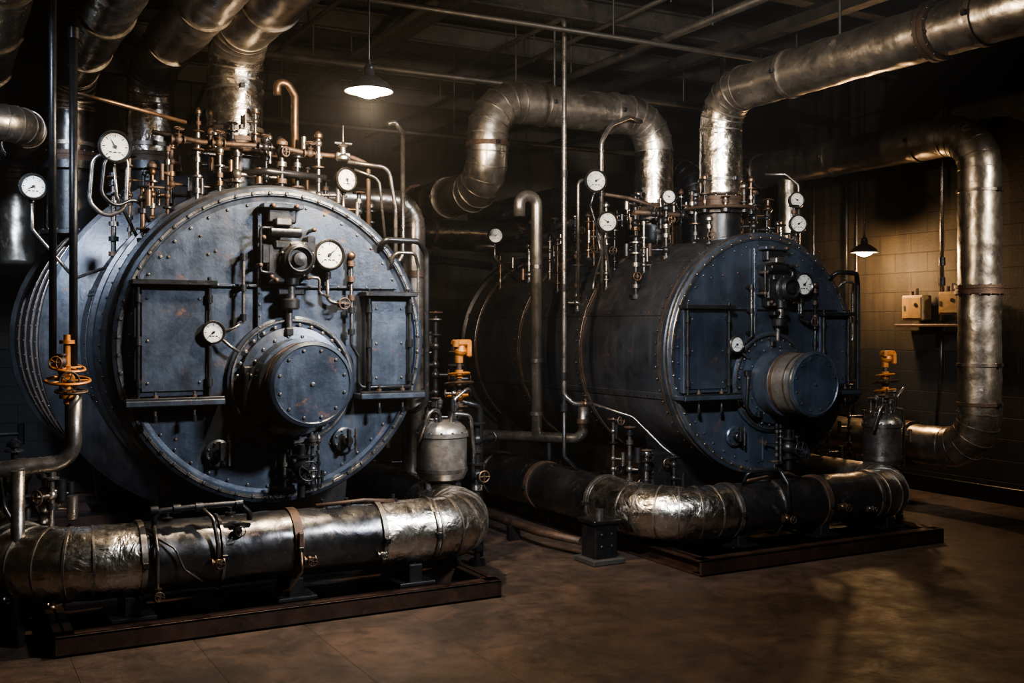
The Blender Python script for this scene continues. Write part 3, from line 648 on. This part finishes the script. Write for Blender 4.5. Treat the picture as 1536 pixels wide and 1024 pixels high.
b=orange_stack(7.32,6.6,1.02,.45); b.tube([(7.32,6.6,1.05),(7.32,6.6,0)],.022,M_dark,8); b.tube([(7.32,6.6,1.0),(7.1,6.5,.98)],.015,M_copper,8); b.make('gate_valve')
def tank(x,y,z0,z1,r,m):
    b=B(); H=z1-z0
    b.lathe([(r*.6,0),(r*.9,.02),(r,.06),(r,H-.08),(r*1.06,H-.08),(r*1.06,H-.05),(r,.0+H-.05)],(x,y,z0),(0,0,1),m,40,cap0=True)
    b.lathe([(r,H-.05),(r*.95,H-.02),(r*.75,H+.015),(r*.4,H+.035),(.001,H+.04)],(x,y,z0),(0,0,1),m,40,smooth=True)
    b.bolts((x,y,z0+H-.05),(0,0,1),r*1.02,14,.01,M_bolt); b.band((x,y,z0+.08),(0,0,1),r,.025,M_steel,.006,40)
    for i in range(4):
        a=.4+i*pi/2; b.box((x+r*.85*math.cos(a),y+r*.85*math.sin(a),z0/2),(.04,.04,z0),M_dark); 
    b.cyl((x,y,z0-.08),(x,y,z0+.02),.04,M_dark)
    for i in range(5):
        a=i*1.3; tree(b,x+r*.6*math.cos(a),y+r*.6*math.sin(a),z1-.02,.12+.03*i,40+i,.8,[M_steel,M_dark])
    b.tube([(x-.05,y-.08,z1),(x-.05,y-.08,z1+.1),(x-.14,y-.12,z1+.12),(x-.22,y-.1,z1-.1)],.014,M_steel,8,.05)
    b.tube([(x+.05,y-.05,z1),(x+.05,y-.05,z1+.08),(x+.2,y-.05,z1+.06),(x+.24,y-.02,z1-.2),(x+.24,y,z0)],.014,M_steel,8,.05)
    b.tube([(x+.02,y-.1,z1),(x+.04,y-.12,z1+.18),(x+.16,y-.1,z1+.26),(x+.22,y,z1+.2)],.012,M_steel,8,.06)
    return b.make('condensate_tank')
tank(3.12,6.74,.62,1.01,.175,M_bright); tank(7.12,6.45,.50,.92,.16,M_steel)
b=B(); b.tube([(4.05,9.0,.13),(4.05,7.0,.13),(4.15,6.55,.13)],.03,M_rust,12,.1)
for y in(7.4,8.6): b.box((4.05,y,.06),(.1,.06,.12),M_dark)
b.make('drain_pipe')

# ------------------------------------------------------------ instruments on top of the boilers
def topz(cx,cz,R,x): return cz+math.sqrt(max(.01,R*R-(x-cx)**2))
b=B()
for i,(x,y,h) in enumerate([(1.45,6.75,.35),(1.6,6.8,.28),(1.72,6.85,.3),(2.0,6.8,.32),(2.12,6.85,.3),(2.25,6.8,.45),(2.42,6.8,.2),(2.55,6.85,.3),(1.3,6.9,.5),(1.15,6.9,.35),(2.08,7.1,.4),(1.55,7.2,.5),(2.3,7.2,.35),(1.4,7.3,.45),(2.65,6.9,.3),(1.05,7.4,.6),(1.2,7.7,.6),(2.5,7.4,.4),(1.5,7.0,.3),(1.66,7.05,.42),(1.95,7.0,.36),(1.25,7.15,.4)]):
    tree(b,x,y,topz(CA,1.58,.99,x)-.02,h,i*7+1,1.)
b.tube([(2.15,7.0,2.45),(2.15,7.0,3.25),(2.10,7.0,3.33),(2.03,7.0,3.33),(2.03,7.0,3.24)],.026,M_copper,12,.06)
b.tube([(1.2,6.85,2.9),(1.5,6.85,2.86),(2.0,6.85,2.87),(2.2,6.85,2.84),(2.5,6.85,2.84),(2.62,6.85,2.8),(2.62,6.85,2.2)],.016,M_rust,10,.06)
b.tube([(1.0,6.9,2.78),(.86,6.9,2.72),(.84,6.9,2.45),(.93,6.9,2.36),(1.05,6.9,2.42),(1.06,6.9,2.7),(1.02,6.9,2.8)],.014,M_steel,10,.08)
b.tube([(1.04,6.9,2.8),(.92,6.85,2.7),(.90,6.85,2.5),(.98,6.85,2.42),(1.12,6.9,2.5),(1.2,6.95,2.35)],.012,M_dark,10,.08)
b.tube([(2.45,6.8,2.8),(2.75,6.8,2.78),(2.8,6.8,2.5),(2.8,6.8,1.9)],.014,M_steel,10,.08); b.tube([(2.5,6.8,2.75),(2.68,6.8,2.70),(2.72,6.8,2.3)],.01,M_steel,10,.08)
b.tube([(3.02,7.2,3.12),(3.02,7.2,2.2),(2.8,7.2,2.0),(2.6,7.2,1.95)],.018,M_steel,10,.08); b.tube([(2.9,7.2,3.16),(2.96,7.2,3.18),(3.02,7.2,3.1)],.018,M_steel,10,.03)
b.tube([(1.6,6.95,2.66),(1.9,6.8,2.7),(2.3,6.8,2.68)],.022,M_dark,10,.05)
b.box((2.42,6.8,2.83),(.10,.03,.06),M_steel,.01); b.lathe([(.03,0),(.05,.01),(.05,.03),(.02,.05),(.02,.09),(.035,.1),(.008,.13),(.004,.24)],(2.42,6.8,2.80),(0,0,1),M_steel,12)
b.cyl((2.36,6.8,2.92),(2.48,6.8,2.92),.01,M_steel)
for x in(1.35,1.6,1.9,2.2): valve(b,(x,6.83,2.86 if x<2 else 2.84),(1,0,0),(0,-.5,1),.055,M_rust if x!=1.9 else M_dark,M_rust)
b.make('valve_manifold',gA)
gauge_obj((.98,6.86,2.79),(.1,-1,-.05),.088,[(1.0,6.92,2.5),(1.15,7.0,2.22)],30)
gauge_obj((.55,7.2,2.56),(.1,-1,0),.072,[(.55,7.25,2.3),(.8,7.3,2.0),(1.05,7.4,2.1)],120)
gauge_obj((2.42,6.74,2.67),(.25,-1,0),.072,[(2.42,6.8,2.4),(2.42,6.85,2.3)],200)
b=B()
L=[(4.95,7.0,.5),(5.1,7.1,.45),(5.25,7.0,.4),(5.4,7.2,.35),(5.0,7.5,.7),(5.15,7.6,.5),(5.3,7.5,.55),(5.2,8.0,.45),(5.0,8.3,.5),(5.4,8.4,.4),(5.5,7.35,.45),(6.0,6.8,.45),(6.1,6.75,.35),(6.2,6.85,.5),(6.3,6.8,.35),(6.4,6.75,.6),(6.05,7.4,.5),(6.2,7.3,.4),(6.35,7.2,.6),(5.1,9.0,.4),(5.3,9.3,.45),(5.5,8.8,.4),(5.05,9.5,.45),(6.3,7.7,.5),(6.1,8.1,.5),(5.45,6.7,.2),(6.0,7.1,.4),(4.9,7.8,.5),(5.1,8.6,.4),(6.45,7.0,.5),(5.55,7.0,.4)]
for i,(x,y,h) in enumerate(L): tree(b,x,y,topz(5.75,1.48,.92,x)-.02,h,i*13+900,1.05)
b.tube([(4.95,7.5,1.9),(4.95,7.5,3.25),(5.05,7.5,3.4),(5.3,7.6,3.5),(5.5,7.7,3.5)],.02,M_steel,10,.12)
b.tube([(4.72,7.5,1.9),(4.72,7.5,2.9),(4.8,7.5,2.92)],.014,M_steel,10,.05); b.tube([(4.95,7.45,2.8),(5.2,7.45,2.78),(5.4,7.3,2.7)],.016,M_rust,10,.05)
b.tube([(4.9,7.5,2.5),(4.95,7.5,2.3),(4.85,7.45,2.1),(4.8,7.4,2.0)],.01,M_steel,8,.06)
b.tube([(5.0,7.1,2.62),(5.5,7.1,2.62),(6.3,7.0,2.66)],.02,M_rust,10,.05); b.tube([(4.9,7.9,2.6),(4.9,9.3,2.5)],.03,M_dark,10,.05); b.tube([(4.7,9.4,2.48),(5.5,9.3,2.5)],.05,M_dark,14,.05)
b.tube([(6.5,6.8,2.2),(6.5,6.8,2.9),(6.45,6.9,3.0),(6.3,7.0,3.0)],.012,M_steel,10,.05)
for q in((5.2,7.1,2.62),(5.5,7.1,2.62),(6.1,7.03,2.64),(4.9,8.2,2.58),(4.9,8.8,2.54)): valve(b,q,(1,0,0),(0,-.4,1),.06,M_dark,M_rust)
b.make('valve_manifold',gB)
gauge_obj((4.84,7.42,2.9),(-.25,-1,0),.085,[(4.84,7.5,2.7),(4.95,7.5,2.4),(5.05,7.5,2.1)],-60)
gauge_obj((4.93,7.38,2.56),(-.25,-1,0),.078,[(4.95,7.45,2.4),(5.05,7.5,2.05)],60)
gauge_obj((4.73,9.0,2.56),(-.3,-1,0),.07,[(4.75,9.05,2.35),(5.1,9.1,2.1)],-60)
gauge_obj((5.38,7.14,2.77),(-.3,-1,0),.055,[(5.38,7.2,2.5),(5.38,7.2,2.3)],60)
gauge_obj((6.42,6.74,2.76),(-.3,-1,0),.062,[(6.42,6.8,2.5),(6.38,6.8,2.1)],60)
gauge_obj((6.36,6.66,2.55),(-.3,-1,0),.07,[(6.36,6.72,2.3),(6.3,6.75,2.15)],-60)

b=B()
for i in range(12):
    rr=random.Random(i+50); x=.25+.35*rr.random(); y=6.45+.7*rr.random(); tree(b,x,y,.0,rr.uniform(.5,1.1),i+70,1.3,[M_dark,M_dark,M_steel])
b.tube([(.15,6.6,1.3),(.3,6.5,1.1),(.35,6.5,.7),(.5,6.4,.4),(.5,6.5,.0)],.012,M_black,8,.1); b.tube([(.1,6.8,1.9),(.2,6.6,1.6),(.25,6.5,.9),(.3,6.6,.0)],.012,M_black,8,.1)
b.make('instrument_piping')
b=B()
for i,(x,y,h) in enumerate([(3.4,6.75,1.0),(3.5,7.3,1.5),(3.42,7.5,1.8),(3.65,7.6,1.0),(3.5,8.2,1.9),(3.7,8.6,1.6),(3.6,9.4,2.1),(3.8,9.8,2.0)]): tree(b,x,y,0,h,i+170,1.3,[M_dark,M_steel,M_dark])
b.tube([(3.5,8.2,2.3),(4.0,8.9,2.3),(4.4,9.6,2.35),(5.0,9.6,2.3)],.04,M_dark,14,.1)
b.tube([(3.5,8.2,2.3),(3.5,8.2,0)],.035,M_dark,14)
for q in((3.75,8.55,2.3),(4.2,9.25,2.32)): valve(b,q,(.5,.6,0),(0,-.3,1),.09,M_dark,M_rust)
b.make('instrument_piping')
b=B()
for i,(x,y,h) in enumerate([(4.78,6.62,.75),(4.82,6.9,.9),(4.85,6.7,.65),(4.95,6.5,.7),(4.8,7.1,.95)]): tree(b,x,y,.11,h-.11,i+270,1.1,[M_dark,M_steel,M_dark])
b.box((4.95,6.75,.55),(.2,.2,.35),M_dark,.02); b.box((4.95,6.75,.2),(.06,.06,.4),M_dark)
b.make('instrument_piping')
b=B()
for i,(x,y,h) in enumerate([(7.2,6.9,1.1),(7.15,7.1,1.3),(7.45,6.7,1.0),(7.5,6.6,.8),(7.2,7.3,1.8),(7.3,7.4,1.5)]): tree(b,x,y,0,h,i+370,1.1,[M_dark,M_steel,M_rust])
b.make('instrument_piping')

b=B()
for y,s,z in((7.58,.27,1.88),(7.14,.24,1.92)):
    b.box((8.86,y,z),(.14,s,s*.95),M_beige,.012); b.box((8.785,y,z),(.015,s*.86,s*.8),M_beige,.006); b.cyl((8.77,y-.06,z+.03),(8.79,y-.06,z+.03),.02,M_black); b.box((8.775,y+.08,z),(.012,.02,.05),M_steel)
    b.cyl((8.86,y,z+.12),(8.86,y,z+.2),.02,M_rust); b.cyl((8.86,y+.06,z+.12),(8.86,y+.06,z+.17),.02,M_rust)
b.box((8.86,7.36,1.70),(.2,.85,.03),M_rust); b.box((8.93,7.36,1.6),(.03,.08,.2),M_dark)
b.tube([(8.86,7.28,1.7),(8.86,7.28,1.3),(8.9,7.35,.9),(8.93,7.4,.6)],.014,M_dark,8,.05)
b.tube([(8.86,7.27,1.75),(8.86,7.27,4.55)],.02,M_steel,10); 
for z in(2.1,2.3): b.cyl((8.86,7.27,z),(8.86,7.27,z+.08),.035,M_dark,seg=8)
b.tube([(8.86,7.27,4.05),(8.86,7.9,4.0),(8.86,9.5,3.95)],.014,M_rust,8)
b.make('electrical_junction_box')
b=B(); 
for y,r in((8.6,.025),(9.1,.015),(9.6,.03),(8.45,.012)): b.tube([(8.93,y,4.55),(8.93,y,1.0 if r>.02 else 0.2)],r,M_steel if r<.02 else M_dark,10); 
b.box((8.95,8.6,.9),(.08,.3,.4),M_dark); b.make('wall_conduit')
b=B()
for x,y in((6.36,7.6),(6.45,7.75)): b.tube([(x,y,4.19),(x,y,2.2)],.014,M_copper,8); b.cyl((x,y,3.55),(x,y,3.65),.03,M_copper,seg=8); wheel(b,(x,y,3.6),(0,0,1),.05,M_rust)
b.make('drop_pipe')

# ------------------------------------------------------------ pendant lamps, then added fill lights
def lamp(x,y,z,r,bm,power,col,rad,cz=4.6):
    g=group('pendant_lamp',(x,y,z)); b=B()
    prof=[(r,0),(r*.97,r*.10),(r*.80,r*.30),(r*.5,r*.5),(r*.26,r*.62),(r*.24,r*.95)]
    b.lathe(prof,(x,y,z),(0,0,1),M_black,36,smooth=True)
    b.lathe([(r*.985,.002),(r*.95,r*.10),(r*.78,r*.28),(r*.48,r*.47),(.001,r*.56)],(x,y,z),(0,0,1),M_white,36,smooth=True)
    b.torus((x,y,z),(0,0,1),r,.006,M_black,36,6); b.lathe([(r*.24,r*.95),(r*.12,r*1.1),(.012,r*1.3)],(x,y,z),(0,0,1),M_black,20)
    b.cyl((x,y,z+r*1.2),(x,y,cz),.007,M_black,seg=8); b.lathe([(.05,0),(.04,-.03),(.01,-.04)],(x,y,cz),(0,0,1),M_black,16); b.make('shade',g)
    b=B(); b.lathe([(.001,-r*.36),(r*.44,-r*.22),(r*.70,r*.04),(r*.55,r*.22),(r*.16,r*.46)],(x,y,z+r*.02),(0,0,1),bm,20,smooth=True); b.make('bulb',g)
    l=bpy.data.lights.new('lamp_light','POINT'); l.energy=power; l.color=col; l.shadow_soft_size=rad
    o=bpy.data.objects.new('lamp_light',l); bpy.context.scene.collection.objects.link(o); o.parent=g; o.location=(0,0,-r*.36-rad-.01)
    return g
lamp(2.24,5.85,3.07,.14,M_bulb,380,(1,.77,.52),.04)
lamp(8.5,7.94,2.46,.14,M_bulb2,95,(1,.60,.28),.04)

def added_fill(loc,tgt,sx,sy,power,col,spread=80):  # unseen fixture with area light, added to brighten boilers and ducts
    g=group('added_fill_light',loc); b=B(); L=V(loc)
    dr=(V(tgt)-L).normalized(); q=dr.to_track_quat('-Z','Y').to_matrix().to_4x4()
    b.M=Matrix.Translation(L)@q
    b.box((0,0,.06),(sx+.08,sy+.08,.08),M_dark,.01); b.box((0,0,.018),(sx,sy,.01),M_white,.002)
    b.M=Matrix(); b.cyl(L-dr*.1,V((loc[0],loc[1],4.6)),.015,M_black); b.make('housing',g)
    l=bpy.data.lights.new('fill_area_light','AREA'); l.shape='RECTANGLE'; l.size=sx; l.size_y=sy; l.energy=power; l.color=col; l.spread=math.radians(spread)
    o=bpy.data.objects.new('fill_area_light',l); bpy.context.scene.collection.objects.link(o); o.parent=g; o.rotation_euler=q.to_euler()
added_fill((4.6,2.4,4.0),(2.2,6.4,1.4),.7,.35,78,(.92,.95,1),50)
added_fill((1.2,2.2,4.1),(5.0,6.9,1.5),.7,.3,80,(.86,.92,1),42)
added_fill((7.9,2.6,3.6),(8.1,6.4,1.9),.6,.3,24,(1,.88,.74),45)
added_fill((-.7,5.2,3.9),(.85,9.0,1.4),.5,.3,60,(.68,.81,1),55)
added_fill((2.6,1.0,3.1),(5.3,7.2,3.45),.5,.3,42,(1,.92,.82),34)

# thin scattering haze, added to give the lamps a halo
w=bpy.data.worlds.new('world'); bpy.context.scene.world=w; w.use_nodes=True
w.node_tree.nodes['Background'].inputs[0].default_value=(.3,.4,.6,1); w.node_tree.nodes['Background'].inputs[1].default_value=.01
vs_=w.node_tree.nodes.new('ShaderNodeVolumeScatter'); vs_.inputs['Density'].default_value=.0016; vs_.inputs['Anisotropy'].default_value=.3
w.node_tree.links.new(vs_.outputs[0],w.node_tree.nodes['World Output'].inputs['Volume'])

cam=bpy.data.cameras.new('camera'); co=bpy.data.objects.new('camera',cam); bpy.context.scene.collection.objects.link(co)
co.location=(0,0,1.7); co.rotation_euler=(pi/2,0,-math.radians(28.62)); cam.lens=37.38; cam.sensor_width=36; cam.shift_y=-.0156
cam.clip_start=.05
bpy.context.scene.camera=co
